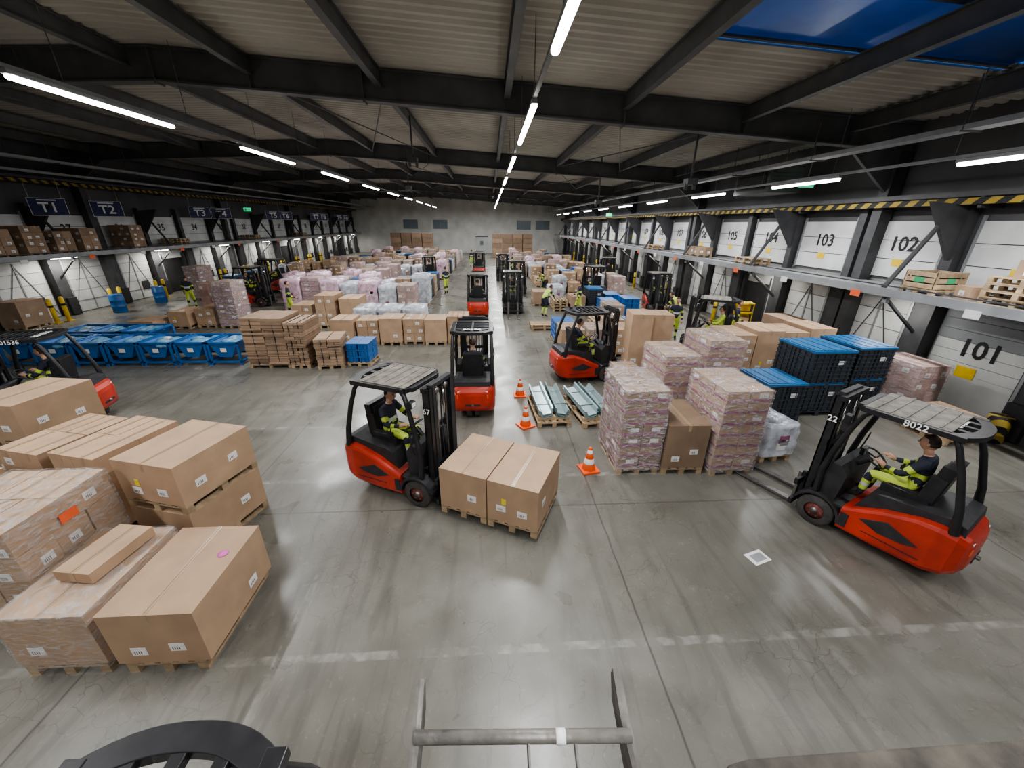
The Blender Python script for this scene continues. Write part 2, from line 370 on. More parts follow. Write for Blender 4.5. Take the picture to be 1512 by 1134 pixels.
# ------------------------------------------------------------------ docks
def docks(side):
    s_=1 if side=='R' else -1
    xw=XR if side=='R' else XL
    pitch=2.82 if side=='R' else 3.0
    y0=8.35-pitch*3 if side=='R' else 21.8-3*6
    n=int((YF-2-y0)/pitch)
    TX=(0,-1,0) if side=='R' else (0,1,0)
    for k in range(n+1):
        yc=y0+k*pitch; w=pitch-.85; m=MB(); X=xw-s_*.06
        is101=(side=='R' and k==3)
        if is101:
            m.box((X,yc,.5),(.05,2.0,.98),DOORW); 
            for i in range(7): m.box((X,yc,1.12+.26*i),(.05,2.0,.25),DOORG if i>=3 else DOORW)
            m.text('101',.62,(X-.035,yc,1.62),INK,TX,(0,0,1)); m.box((X-.03,yc+.1,1.05),(.01,.42,.28),YEL)
            m.box((X,yc,2.9),(.05,2.0,.04),COLD)
        elif side=='R' and k%4==2 or side=='L' and k%5==3:
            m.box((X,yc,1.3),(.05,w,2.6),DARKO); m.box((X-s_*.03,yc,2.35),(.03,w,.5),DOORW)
            for a in (-1,1): m.box((X-s_*.1,yc+a*w*.46,1.2),(.2,.16,2.4),BPLAS)
        else:
            for i in range(5): m.box((X,yc,.28+.52*i),(.05,w,.5),DOORW)
            m.box((X-s_*.035,yc,.55),(.02,w,.04),DOORG); 
            for a in (-1,1):
                m.add([(X-s_*.04,yc+a*w*.48,.1),(X-s_*.04,yc+a*w*.48,.18),(X-s_*.04,yc,2.5),(X-s_*.04,yc,2.40)],[(0,1,2,3)],COLD)
            m.box((X-s_*.03,yc,1.3),(.03,.06,2.5),DOORG)
            if k%2: m.box((X-s_*.05,yc+w*.2,.75),(.02,.5,.5),BPLAS)
        for i in range(3): m.box((X,yc,3.28+.52*i),(.05,w+.2,.5),DOORW)
        for a in (-1,1): m.box((X-s_*.02,yc+a*(w/2+.12),3.85),(.06,.06,1.7),DOORG)
        num=str(101+k-3) if side=='R' else str(37-(k-6))
        if not is101 and (side=='R' or int(num)>0): m.text(num,.55,(X-s_*.035,yc,3.95),INK,TX,(0,0,1))
        if side=='R': m.box((X-s_*.03,yc,3.45),(.01,.3,.2),YEL)
        put('door_%d'%(k+1+(40 if side=='L' else 0)),m)
    m=MB(); sh=MB(); xf=10.2 if side=='R' else XL+1.6
    for k in range(n+2):
        yc=y0+(k-.5)*pitch
        m.box((xw-s_*.20,yc,1.38),(.38,.62,2.76),COLD); m.box((xw-s_*.16,yc,3.95),(.22,.26,2.2),COLD)
        m.box((xw-s_*.46,yc,.45),(.12,.42,.8),BPLAS)
        m.box((xw-s_*.40,yc+.25,1.6),(.02,.06,2.2),SHELF)
        if k%2==0:
            m.prism([(xw-s_*.1,3.0+1.9),(xw-s_*1.3,5.0),(xw-s_*.1,3.4)],yc-.05,yc+.05,COLD,ax='y')
            m.tube([(xf+s_*.1,yc,2.95),(xf+s_*1.2,yc,4.9)],.06,COLD,6)
            m.box((xf+s_*.3,yc,2.66),(.1,.1,.2),SHELF); m.tube([(xf+s_*.25,yc,2.7),(xw-s_*.3,yc,1.7)],.05,COLD,6)
    put('dock_columns_'+('right' if side=='R' else 'left'),m)
    ya,yb=y0-pitch/2,YF-2
    sh.box(((xf+xw)/2,(ya+yb)/2,2.86),(abs(xw-xf)-.35,yb-ya,.06),SHELF)
    sh.box((xf,(ya+yb)/2,2.86),(.07,yb-ya,.20),SHELF)
    sh.box((xf+s_*.02,(ya+yb)/2,3.02),(.04,yb-ya,.03),COLD)
    k=0; yy=ya+.6
    while yy<yb:
        if k%2==0: sh.box((xf-s_*.045,yy,2.72),(.01,.30,.17),OLAB if k%4==0 else LABEL)
        sh.box(((xf+xw)/2,yy,2.80),(abs(xw-xf)-.3,.06,.08),SHELF); yy+=pitch/2; k+=1
    put('storage_shelf',sh)
docks('R'); docks('L')
bl=MB(); bl.box((0,0,.03),(.10,1.3,.04),SHELF); bl.tube([(0,-.6,0),(0,.6,0)],.02,LED,8); blme=bl.mesh('dock_light')
for side,xx,pit,y0 in (('R',11.1,5.64,9.95),('L',XL+.9,6.0,20.3)):
    for k in range(9):
        o=put('dock_light',blme,(xx,y0+k*pit,2.69))
        ld=bpy.data.lights.new('lamp','AREA'); ld.shape='RECTANGLE'; ld.size=.1; ld.size_y=1.2; ld.energy=80 if side=='L' else 32; ld.color=(1,.97,.90)
        lo=bpy.data.objects.new('lamp',ld); COL.objects.link(lo); lo.parent=o; lo.location=(0,0,-.05)
for i,(yy) in enumerate((20.3,23.2,30.2,32.5,40,42.3,49.5,51.6,57,59)):
    m=MB(); m.box((0,0,0),(1.15,.04,.72),NAVY); m.text('T%d'%(i+1),.56,(0,-.024,-.04),WHITE,(1,0,0),(0,0,1)); m.box((0,-.023,.28),(.6,.005,.05),WHITE)
    for a in (-.5,.5): m.tube([(a,0,.36),(a,0,1.25)],.012,STEEL,5)
    for a in (-.58,.58): m.box((a,-.022,0),(.015,.006,.72),WHITE)
    for a in (-.355,.355): m.box((0,-.022,a),(1.15,.006,.015),WHITE)
    put('bay_sign',m,(XL+1.15,yy,4.9),35*D2R)
for i,x in enumerate((-12.2,-7.6,5.5,8.5)):
    m=MB(); m.box((0,0,0),(2.2,.06,1.3),DOORG)
    for a in (-.55,.55): m.box((a,-.04,0),(.96,.02,1.1),GLASSW)
    put('window_%d'%(i+2),m,(x,YF-.04,4.2))
m=MB(); m.box((0,0,1.2),(1.8,.06,2.4),DOORW); m.box((0,-.05,1.5),(.5,.02,.6),GLASSW); m.box((0,0,2.45),(2.0,.08,.1),COLD); put('door_90',m,(-1.2,YF-.06,0))
for x,y,z in ((10.6,13.9,5.75),(-18.2,33,5.2),(10.4,36,5.2)):
    m=MB(); m.box((0,0,0),(.5,.06,.26),GREEN); m.box((-.1,-.035,0),(.12,.01,.16),WHITE); m.box((.12,-.035,0),(.16,.01,.05),WHITE); m.tube([(0,0,.12),(0,0,zr(x)+.6-z)],.012,STEEL,5)
    put('exit_sign',m,(x,y,z))
m=MB(); m.box((0,0,0),(1.2,2.0,.8),GIRD); m.box((-.62,0,0),(.03,1.7,.55),BPLAS)
for i in range(6): m.box((-.645,0,-.22+i*.09),(.03,1.65,.02),COLD)
for a in (-.8,.8): m.tube([(0,a,.37),(0,a,1.1)],.02,STEEL,6)
for i in range(5): m.box((0,-1.01,-.25+i*.12),(1.0,.02,.02),COLD)
put('unit_heater',m,(10.35,15.6,5.9),0,bevel=.02)
for x,y,z0 in ((-4.2,23,6.1),(5.2,20,5.4),(-2.6,15.5,6.4),(6.0,12.6,5.6)):
    m=MB(); m.tube([(0,0,z0),(0,0,zr(x)+.5)],.03,GIRD,8); m.box((0,0,z0),(.3,.3,.16),GIRD); m.tube([(-.12,0,z0-.02),(-.12,0,z0-.2)],.05,GIRD,8); m.tube([(.12,0,z0-.02),(.12,0,z0-.2)],.05,GIRD,8)
    put('ceiling_sensor',m,(x,y,0))
# ------------------------------------------------------------------ pallets & loads
OCC=[]
def pallet(mb,z=0,w=.8,d=1.2,mt=None):
    mt=mt or WOOD
    for i in range(5): mb.box(((i-2)*(w-.12)/4,0,z+.133),(.12 if i%2==0 else .10,d,.022),mt)
    for yy in (-1,0,1):
        mb.box((0,yy*(d/2-.05),z+.111),(w,.1,.022),mt)
        for xx in (-1,0,1): mb.box((xx*(w/2-.05),yy*(d/2-.05),z+.061),(.1,.1,.078),mt)
    for xx in (-1,0,1): mb.box((xx*(w/2-.05),0,z+.011),(.1,d,.022),mt)
def carton(mb,c,w,d,h,mt,r,lab=True,axis=None):
    x,y,z=c; mb.box((x,y,z+h/2),(w,d,h),mt)
    ax=axis or ('y' if d>=w else 'x')
    if ax=='y':
        mb.box((x,y,z+h+.0012),(.055,d*.999,.002),TAPE); mb.box((x,y,z+h+.0030),(.004,d*.98,.001),SEAM)
        for a in (-1,1): mb.box((x,y+a*(d/2+.001),z+h-.06),(.055,.002,.12),TAPE)
    else:
        mb.box((x,y,z+h+.0012),(w*.999,.055,.002),TAPE); mb.box((x,y,z+h+.0030),(w*.98,.004,.001),SEAM)
        for a in (-1,1): mb.box((x+a*(w/2+.001),y,z+h-.06),(.002,.055,.12),TAPE)
    if lab:
        big=h>.45
        for a in (-1,1):
            for q in range(2 if big else 1):
                if r.random()<.85:
                    lw=min(.15,w*.35); lh=min(.11,h*.38)
                    lx=x+((-.22+.42*q)*w if big else r.uniform(-.3,.3)*(w-lw)); lz=z+h*r.uniform(.22,.42)
                    mb.box((lx,y+a*(d/2+.0015),lz),(lw,.003,lh),LABEL)
                    for t in range(4): mb.box((lx-lw*.3+t*lw*.14,y+a*(d/2+.0035),lz-lh*.15),(lw*.06,.001,lh*.4),SEAM)
                    if big and q==0 and r.random()<.6: mb.box((lx+lw*.3,y+a*(d/2+.0015),lz+.13),(.07,.003,.10),YLAB)
                if r.random()<.75:
                    lw=min(.15,d*.35); lh=min(.11,h*.38); ly=y+((-.25+.45*q)*d if big else r.uniform(-.3,.3)*(d-lw)); lz=z+h*r.uniform(.22,.5)
                    mb.box((x+a*(w/2+.0015),ly,lz),(.003,lw,lh),LABEL)
                    for t in range(4): mb.box((x+a*(w/2+.0035),ly-lw*.3+t*lw*.14,lz-lh*.15),(.001,lw*.06,lh*.4),SEAM)
def shell(mb,w,d,z0,z1,mt,r,j=.012):
    n=8; ring=[]
    for i in range(n): ring.append((-w/2+w*i/n,-d/2))
    for i in range(n): ring.append((w/2,-d/2+d*i/n))
    for i in range(n): ring.append((w/2-w*i/n,d/2))
    for i in range(n): ring.append((-w/2,d/2-d*i/n))
    lv=9; vs=[]; K=len(ring)
    for l in range(lv):
        z=z0+(z1-z0)*l/(lv-1)
        for (x,y) in ring:
            s_=1+r.uniform(0,j)/w*2; vs.append((x*s_,y*s_,z+(r.uniform(-.01,.01) if l else 0)))
    fs=[(l*K+i,l*K+(i+1)%K,(l+1)*K+(i+1)%K,(l+1)*K+i) for l in range(lv-1) for i in range(K)]
    vs.append((0,0,z1+.01)); c=len(vs)-1
    fs+=[((lv-1)*K+i,(lv-1)*K+(i+1)%K,c) for i in range(K)]
    mb.add(vs,fs,mt,True)
LC={}
def load(kind,w=.8,d=1.2,h=1.0,seed=0,mt=None):
    key=(kind,w,d,h,seed,mt.name if mt else '')
    if key in LC: return LC[key]
    r=random.Random(int(w*1000+d*7919+h*104729+seed*31))
    m=MB(); mt=mt or CARD; pw=min(w,.8) if w<1 else w; pd=min(d,1.2) if d<1.3 else d
    if kind in('single','double','single_w'):
        pallet(m,0,pw,pd)
        if kind=='double':
            hh=(h-.288)/2; carton(m,(0,0,.144),w,d,hh,mt,r); m.T=Matrix.Translation((0,0,.144+hh)); pallet(m,0,pw,pd); m.T=Matrix.Identity(4); carton(m,(0,0,.288+hh),w,d,hh,mt,r)
        else: carton(m,(0,0,.144),w,d,h-.144,mt,r)
        if kind=='single_w': shell(m,w+.015,d+.015,.1,h+.004,WRAP,r)
    elif kind in ('grid','gridw','pinkw'):
        pallet(m,0,pw,pd)
        nx=2 if w<1 else 3; ny=3 if d>1 else 2; nz=max(1,round((h-.144)/(.30 if kind!='pinkw' else .24))); hz=(h-.144)/nz
        for k in range(nz):
            a,b=(nx,ny) if k%2==0 else (nx,max(2,ny-1))
            for i in range(a):
                for j in range(b):
                    cw=w/a;cdp=d/b
                    cx=-w/2+cw*(i+.5)+r.uniform(-.006,.006); cy=-d/2+cdp*(j+.5)+r.uniform(-.006,.006)
                    carton(m,(cx,cy,.144+k*hz),cw-.012,cdp-.012,hz-.006,mt,r,lab=(kind!='pinkw' and r.random()<.8))
                    if kind=='pinkw':
                        for sg in (-1,1):
                            m.box((cx,cy+sg*(cdp/2-.004),.144+(k+.22)*hz),(cw*.9,.003,hz*.22),PRINT)
                            m.box((cx+sg*(cw/2-.004),cy,.144+(k+.22)*hz),(.003,cdp*.9,hz*.22),PRINT)
                            if r.random()<.35: m.box((cx+.04,cy+sg*(cdp/2-.003),.144+(k+.6)*hz),(cw*.4,.003,hz*.35),LABEL)
                            if r.random()<.35: m.box((cx+sg*(cw/2-.003),cy+.04,.144+(k+.6)*hz),(.003,cdp*.4,hz*.35),LABEL)
        if kind!='grid': shell(m,w+.02,d+.02,.08,h+.006,WRAP if kind=='gridw' else WRAPP,r)
    elif kind=='bulk':
        pallet(m,0,pw,pd)
        shell(m,w,d,.144,h,mt,r,.04)
        for i in range(5): m.sph((r.uniform(-.25,.25)*w,r.uniform(-.3,.3)*d,h),(w*.28,d*.2,.09),mt,10,6)
        for i in range(3): m.box((r.uniform(-.3,.3)*w,-d/2-.03,.144+(h-.2)*r.uniform(.2,.9)),(.2,.02,.14),(LABEL,PRINT,SHELF)[i])
    elif kind=='layers':
        pallet(m,0,pw,pd); z=.144
        while z<h-.03:
            t=r.uniform(.05,.11); 
            for a in (-1,1): m.box((a*w/4+r.uniform(-.02,.02),r.uniform(-.03,.03),z+t/2),(w/2-.01,d+r.uniform(-.03,.03),t-.008),mt)
            z+=t
        for a in (-.25,.25): m.box((a*w,0,(h+.14)/2),(.012,d+.04,h-.1),BPLAS)
    elif kind=='crates':
        pallet(m,0,pw,pd,CRATE); 
        def tier(z0,z1):
            n=max(3,round((z1-z0-.06)/.11)); hz=(z1-z0-.06)/n
            for i in range(2):
                for j in range(2):
                    for k in range(n):
                        cx=(i-.5)*w/2;cy=(j-.5)*d/2; z=z0+hz*(k+.5)
                        m.box((cx,cy,z),(w/2-.04,d/2-.04,hz-.004),CRATE); m.box((cx,cy,z+hz*.36),(w/2-.012,d/2-.012,hz*.22),CRATE)
                        for q in (-.3,0,.3):
                            m.box((cx+q*w/2,cy-d/4+.012,z-.01),(.015,.03,hz*.8),CRATE)
                            m.box((cx-w/4+.012,cy+q*d/2,z-.01),(.03,.015,hz*.8),CRATE)
            m.box((0,0,z1-.03),(w,d,.05),BLUEL); m.box((0,0,z1),(w*.9,d*.9,.02),BLUEL)
            for q in (-.25,0,.25): m.box((q*w,0,z1+.014),(.03,d*.9,.012),BLUEL)
            m.box((w*.2,-d/2+.008,z1-.3),(.16,.004,.1),LABEL)
        if h>1.3: tier(.144,.144+(h-.2)/2); m.T=Matrix.Translation((0,0,.144+(h-.2)/2)); pallet(m,-.13,pw,pd,CRATE); m.T=Matrix.Identity(4); tier(.16+(h-.2)/2,h)
        else: tier(.144,h)
    elif kind=='bluecrate':
        pallet(m,0,pw,pd); n=max(2,round((h-.144)/.2)); hz=(h-.144)/n
        for i in range(2):
            for j in range(2):
                for k in range(n):
                    cx=(i-.5)*w/2;cy=(j-.5)*d/2;z=.144+hz*(k+.5)
                    m.box((cx,cy,z-.01),(w/2-.05,d/2-.05,hz-.02),BLUE); m.box((cx,cy,z+hz*.38),(w/2-.01,d/2-.01,hz*.2),BLUE)
                    for q in (-.3,0,.3): m.box((cx+q*w/2,cy-d/4+.012,z-.01),(.02,.03,hz*.8),BLUE)
    elif kind=='empties':
        for k in range(max(1,int(h/.15))):
            m.T=Matrix.Translation((r.uniform(-.015,.015),r.uniform(-.015,.015),k*.146)); pallet(m,0,.8,1.2)
        m.T=Matrix.Identity(4)
    elif kind=='crate_wood':
        pallet(m,0,.8,.8); hh=h-.144
        for s1 in (-1,1):
            for k in range(3):
                m.box((0,s1*.36,.144+hh*(k+.5)/3),(.78,.025,hh/3-.03),WOOD); m.box((s1*.38,0,.144+hh*(k+.5)/3),(.025,.7,hh/3-.03),WOOD)
            for s2 in (-1,1): m.box((s1*.36,s2*.34,.144+hh/2),(.06,.06,hh),WOOD)
        m.box((0,0,.144+hh*.45),(.6,.6,hh*.8),BPLAS); m.box((-.396,0,.144+hh*.5),(.004,.24,.12),GREENL); m.box((0,-.376,.144+hh*.5),(.2,.004,.12),GREENL)
    me=m.mesh('load'); LC[key]=me; return me
NAMES={'single':'pallet_with_carton','double':'stacked_cartons_on_pallets','single_w':'wrapped_carton_pallet','grid':'pallet_of_cartons','gridw':'wrapped_pallet_of_cartons','pinkw':'wrapped_pallet_of_printed_cartons','bulk':'film_wrapped_pallet_load','layers':'stack_of_flat_cardboard','crates':'pallet_of_plastic_crates','bluecrate':'pallet_of_blue_crates','empties':'stack_of_empty_pallets','crate_wood':'wooden_crate'}
def L(kind,x,y,w=.8,d=1.2,h=1.0,rz=0,seed=0,mt=None,z=0,bev=0):
    if z<1: OCC.append((x,y,max(w,.8)/2,max(d,1.2)/2))
    return put(NAMES[kind],load(kind,w,d,h,seed,mt),(x,y,z),rz*D2R,bevel=bev)
B=.008
L('single',-3.42,3.40,.92,1.2,.84,0,1,bev=B)
L('single_w',-4.42,3.42,.84,1.2,.84,0,2,bev=B)
m=MB(); carton(m,(0,0,0),.42,.7,.13,CARD,rng,lab=False); put('flat_carton',m,(-4.35,3.55,.865),-8*D2R,bevel=.006)
L('double',-4.38,5.0,1.0,1.15,1.50,-15,3,bev=B)
L('gridw',-5.5,3.85,1.1,1.15,1.46,0,4,bev=B)
L('grid',-5.75,5.5,.85,1.2,1.34,-15,5,bev=B)
L('grid',-6.75,5.75,.85,1.2,1.28,-15,6,bev=B)
L('double',-8.15,6.7,1.0,1.2,1.6,-8,7,bev=B)
L('grid',-6.95,4.1,.9,1.2,1.35,-3,8,bev=B)
m=MB(); m.box((0,0,0),(.004,.2,.12),OLAB); put('warning_label',m,(-4.93,3.85,1.22))
m=MB(); m.tube([(0,0,0),(0,0,.004)],.055,PLAB,20); put('round_sticker',m,(-3.12,3.55,.844))
m=MB(); m.box((0,0,.002),(.3,.21,.003),LABEL,.3); m.box((.01,.0,.004),(.2,.13,.001),SHELF,.3); put('paper_sheet',m,(3.8,3.97,0))
hd=Vector((.908,-.419)); base=Vector((-.60,5.58))
for i in range(2):
    c=base+hd*(.42+.82*i); L('single',c.x,c.y,.80,1.15,.84,-24.8,10+i,z=.08,bev=B)
L('pinkw',2.75,6.62,.8,1.2,1.72,1,20,CARDD,bev=.005)
L('single',3.62,6.55,.78,1.15,1.05,-1,21,CARDD,bev=B)
L('pinkw',4.52,6.52,.85,1.2,1.74,2,22,CARD,bev=.005)
L('bulk',5.65,6.75,.7,.85,.82,8,23,WHITEW)
L('pinkw',4.2,8.35,.8,1.2,1.78,2,24,CARD); L('pinkw',5.4,8.75,.85,1.2,2.0,0,25,CARD)
L('pinkw',3.42,8.9,.6,1.0,1.1,0,26,CARD)
L('crates',6.95,8.5,1.0,1.1,1.0,2,27); L('crates',8.15,8.85,1.1,1.2,1.70,2,28); L('crates',9.45,9.1,1.0,1.2,1.70,3,29)
L('gridw',10.45,8.5,.8,1.1,1.4,3,30,CARDP); L('grid',10.2,7.2,.8,.9,.65,4,31,CARD)
L('crates',10.6,9.9,.8,1.1,1.2,3,33)
for i,x in enumerate((7.3,8.2,9.1,10.0)): L('single' if i%2 else 'grid',x,11.0+.12*i,.8,1.2,1.5+.08*(i%2),0,34+i,CARD)
L('single',10.3,12.8,.8,1.2,1.5,0,39,CARDD)
L('single',4.12,10.35,.56,.75,2.2,-6,40,CARD); L('single',4.76,10.5,.56,.75,2.15,-6,41,CARD)
def profiles(seed):
    m=MB(); pallet(m,0,.8,1.5)
    for k in range(3): m.box((0,-.6+.6*k,.19),(.75,.1,.09),WOOD)
    for s_,mt_ in ((-1,TEAL),(1,TEALD)):
        for k in range(3):
            x=s_*.17; z=.25+k*.045
            M=Matrix.Rotation(.22*s_,3,'Y')@Matrix.Rotation(.06,3,'X')
            pts=[(-.17,.14),(-.13,.14),(-.10,.02),(.10,.02),(.13,.14),(.17,.14),(.17,.125),(.14,.125),(.115,0),(-.115,0),(-.14,.125),(-.17,.125)]
            n=len(pts); vs=[M@Vector((a,yy,b))+Vector((x,.05,z)) for yy in (-.72,.72) for a,b in pts]
            m.add(vs,[list(range(n))[::-1],list(range(n,2*n))]+[(i,(i+1)%n,n+(i+1)%n,n+i) for i in range(n)],mt_ if k<2 else TEAL)
    for yy in (-.4,.35): m.box((0,yy,.44),(.78,.03,.006),BPLAS)
    return m.mesh('metal_profiles_on_pallet')
put('metal_profiles_on_pallet',profiles(1),(1.42,8.65,0),4*D2R); put('metal_profiles_on_pallet',profiles(2),(2.4,8.6,0),10*D2R); OCC+=[(1.42,8.65,.4,.75),(2.4,8.6,.5,.8)]
m=MB(); m.box((0,0,.02),(.34,.34,.04),ORNG)
prof=[(.04,.13),(.16,.105),(.17,.103),(.27,.080),(.28,.078),(.37,.060),(.38,.058),(.45,.040),(.50,.030)]
for i in range(len(prof)-1):
    z0,r0=prof[i];z1,r1=prof[i+1]; m.tube([(0,0,z0),(0,0,z1)],[r0,r1],WHITE if i in (2,6) else ORNG,20)
cme=m.mesh('traffic_cone')
for x,y,rz in ((1.87,6.2,.2),(.80,8.0,.5),(.80,9.75,0)): put('traffic_cone',cme,(x,y,0),rz,bevel=.006)
def tiltbin(seed):
    r=random.Random(seed); m=MB(); w,d,h=.98,1.15,.78
    for a in (-1,1):
        for b in (-1,1): m.box((a*(w/2-.03),b*(d/2-.03),h/2),(.06,.06,h),BLUE)
        m.box((a*(w/2-.03),0,.12),(.05,d,.06),BLUE); m.box((a*(w/2-.03),0,h-.03),(.06,d,.06),BLUE)
        m.box((0,a*(d/2-.03),h-.03),(w,.06,.06),BLUE); m.box((0,a*(d/2-.03),.12),(w,.05,.06),BLUE)
        m.add([(a*(w/2-.05),-d/2+.04,h-.02),(a*(w/2-.05),d/2-.04,h-.02),(a*.2,d/2-.04,.28),(a*.2,-d/2+.04,.28)],[(0,1,2,3)],BLUE)
        yq=a*(d/2-.035); m.add([(-w/2+.05,yq,h-.03),(w/2-.05,yq,h-.03),(.2,yq,.28),(-.2,yq,.28)],[(0,1,2,3)],BLUE)
    m.add([(-.2,-d/2+.04,.28),(.2,-d/2+.04,.28),(.2,d/2-.04,.28),(-.2,d/2-.04,.28)],[(0,1,2,3)],BLUE)
    m.box((0,-d/2-.002,.52),(.18,.006,.13),LABEL)
    for k in range(7): m.sph((r.uniform(-.3,.3),r.uniform(-.4,.4),h-.12),(.20,.22,.10),BAGB if r.random()<.75 else WHITEW,10,6)
    return m.mesh('blue_tilting_bin')
tb=[tiltbin(i) for i in range(3)]
for i in range(7): put('blue_tilting_bin',tb[i%3],(-14.95+1.05*i,13.05+.03*(i%2),0))
for i in range(3): put('blue_tilting_bin',tb[(i+1)%3],(-14.6+1.05*i,14.5,0))
L('layers',-7.1,12.75,1.3,1.2,1.58,0,50,CARDD,bev=.004); L('layers',-6.12,12.7,.6,1.2,1.5,0,51,CARDD)
L('layers',-5.2,12.5,.8,1.0,.95,8,52,CARDD); L('bluecrate',-4.3,12.7,.75,.9,.78,-3,53)
for i,(x,h_) in enumerate(((-5.6,1.0),(-4.7,.95),(-3.8,1.05),(-2.95,1.0),(-2.1,1.0),(-1.25,1.1))):
    L('single' if i%2==0 else 'grid',x,15.1+.15*(i%2),.82,1.0,h_,0,60+i,CARD)
for i,x in enumerate((-5.2,-4.2,-3.2)): L('bulk',x,16.8,.85,1.1,1.1,0,66+i,WHITEW)
L('grid',-7.2,17.9,.85,1.2,1.45,0,70,CARD); L('single',-6.2,18.0,.85,1.2,1.3,0,71,CARD); L('grid',-8.3,18.1,.85,1.2,1.0,0,72,CARD)
L('pinkw',-11.45,17.9,.85,1.0,2.0,0,73,CARDD); L('grid',-12.5,18.1,.8,1.2,.85,0,74); L('single',-13.5,17.9,.8,1.2,.75,0,75); L('single',-14.7,17.4,1.0,1.2,.45,0,76); L('grid',-13.6,20.3,.8,1.2,1.6,0,77,CARDP)
for i,(k_,mt_,h_) in enumerate((('bulk',PINKW,1.75),('pinkw',CARDP,1.8),('bulk',PINKW,1.7),('bulk',WHITEW,1.5),('bulk',PINKW,1.65),('bulk',WHITEW,1.4),('gridw',CARDP,1.45))):
    L(k_,-10.0+.95*i,20.9+.1*(i%2),.85,1.2,h_,0,80+i%3,mt_)
for i,(k_,mt_,h_) in enumerate((('bulk',PINKW,1.8),('bulk',WHITEW,1.5),('grid',CARD,1.3),('bulk',PINKW,1.75),('bulk',WHITEW,1.3),('grid',CARDD,1.5),('bulk',WHITEW,1.7))):
    L(k_,-9.6+.95*i,23.0,.85,1.2,h_,0,80+i%3,mt_)
L('crates',5.9,15.5,.8,1.2,.8,0,120); L('bluecrate',6.0,19.6,.8,1.2,.9,0,121); L('bluecrate',7.1,19.6,.8,1.2,1.0,0,121)
for x in (2.4,3.4): L('empties',x,17.0,.8,1.2,.3,90,1)
L('pinkw',-17.5,25.0,.8,1.2,1.9,0,73,CARDD)
m=MB()
for i in range(4):
    for k in range(5): m.box((-2.1+1.4*i,0,.35+.62*k),(1.32,1.1,.58),CARDD); m.box((-2.1+1.4*i,0,.03+.62*k),(1.2,1.0,.06),WOOD)
sme=m.mesh('tall_carton_stack')
put('tall_carton_stack',sme,(-10.5,57,0)); put('tall_carton_stack',sme,(3.2,57,0)); OCC+=[(-10.5,57,3,1),(3.2,57,3,1)]
for i in range(6): L('grid',XL+.95,16.3+1.25*i if i<5 else 24.1,.85,1.1,1.0+.12*(i%3),90,130+i%2,CARDD,z=2.89)
for y_ in (27.5,36,45): L('empties',XL+.95,y_,.8,1.2,.45,90,2,z=2.89)
L('single',-20.0,17.6,.9,1.1,1.2,0,137,CARDD)
L('empties',11.0,7.3,.8,1.2,.62,0,3,z=2.89); L('crate_wood',10.9,9.15,.8,.8,.55,0,133,z=2.89); L('grid',11.0,5.9,.8,1.2,.9,0,135,CARDD,z=2.89)
m=MB(); carton(m,(0,0,0),.5,.4,.35,CARDD,rng); put('loose_carton',m,(10.95,7.4,3.475),.2)
m=MB(); carton(m,(0,0,0),.35,.45,.3,CARD,rng); put('loose_carton',m,(10.95,8.32,2.895),-.3)
L('grid',11.1,21,.8,1.2,.5,0,134,CARDD,z=2.89); L('empties',11.1,27,.8,1.2,.4,0,5,z=2.89); L('empties',11.1,16.5,.8,1.2,.3,0,5,z=2.89)
m=MB(); m.tube([(0,0,0),(0,0,1.05),(0,0,1.1)],[.085,.085,.05],YEL,14); m.box((0,0,.01),(.28,.28,.02),YEL); m.tube([(0,0,.7),(0,0,.8)],.087,INK,14,caps=False); bme=m.mesh('safety_bollard')
for k in range(11):
    y_=20.3+3*k-1.5
    for dy in (-.3,.25): put('safety_bollard',bme,(XL+1.25,y_+dy,0))
for k in range(8): put('safety_bollard',bme,(10.95,12.6+5.64*k,0))
m=MB()
for a in (-.28,.28):
    for b in (-.22,.22): m.tube([(a,b,.08),(a,b,1.5)],.022,YEL,6); m.tube([(a-.02,b,.06),(a+.02,b,.06)],.06,RUBBER,10)
for z in (.2,.65,1.1,1.48): m.box((0,0,z),(.6,.48,.05),YEL)
m.box((0,.21,.85),(.56,.02,1.25),YEL); m.box((-.05,0,.36),(.3,.3,.24),BPLAS); m.box((.05,0,.8),(.34,.3,.22),CARD); m.tube([(-.28,-.3,1.2),(.28,-.3,1.2)],.018,BLACK,6)
put('yellow_tool_cart',m,(10.5,15.4,0),-.3)
def barrel(mt):
    m=MB(); m.tube([(0,0,0),(0,0,.02),(0,0,.28),(0,0,.30),(0,0,.32),(0,0,.58),(0,0,.60),(0,0,.62),(0,0,.88),(0,0,.9)],[.27,.285,.285,.30,.285,.285,.30,.285,.285,.26],mt,20); m.tube([(.12,0,.9),(.12,0,.92)],.04,STEEL,8); return m.mesh('barrel')
bb=barrel(BLUE); bh=barrel(HAZ); put('blue_barrel',bb,(XL+2.0,20.9,0)); put('blue_barrel',bb,(XL+2.0,23.6,0)); put('striped_barrel',bh,(XL+2.1,26.9,0)); put('striped_barrel',bh,(11.2,6.95,0),sc=.68)
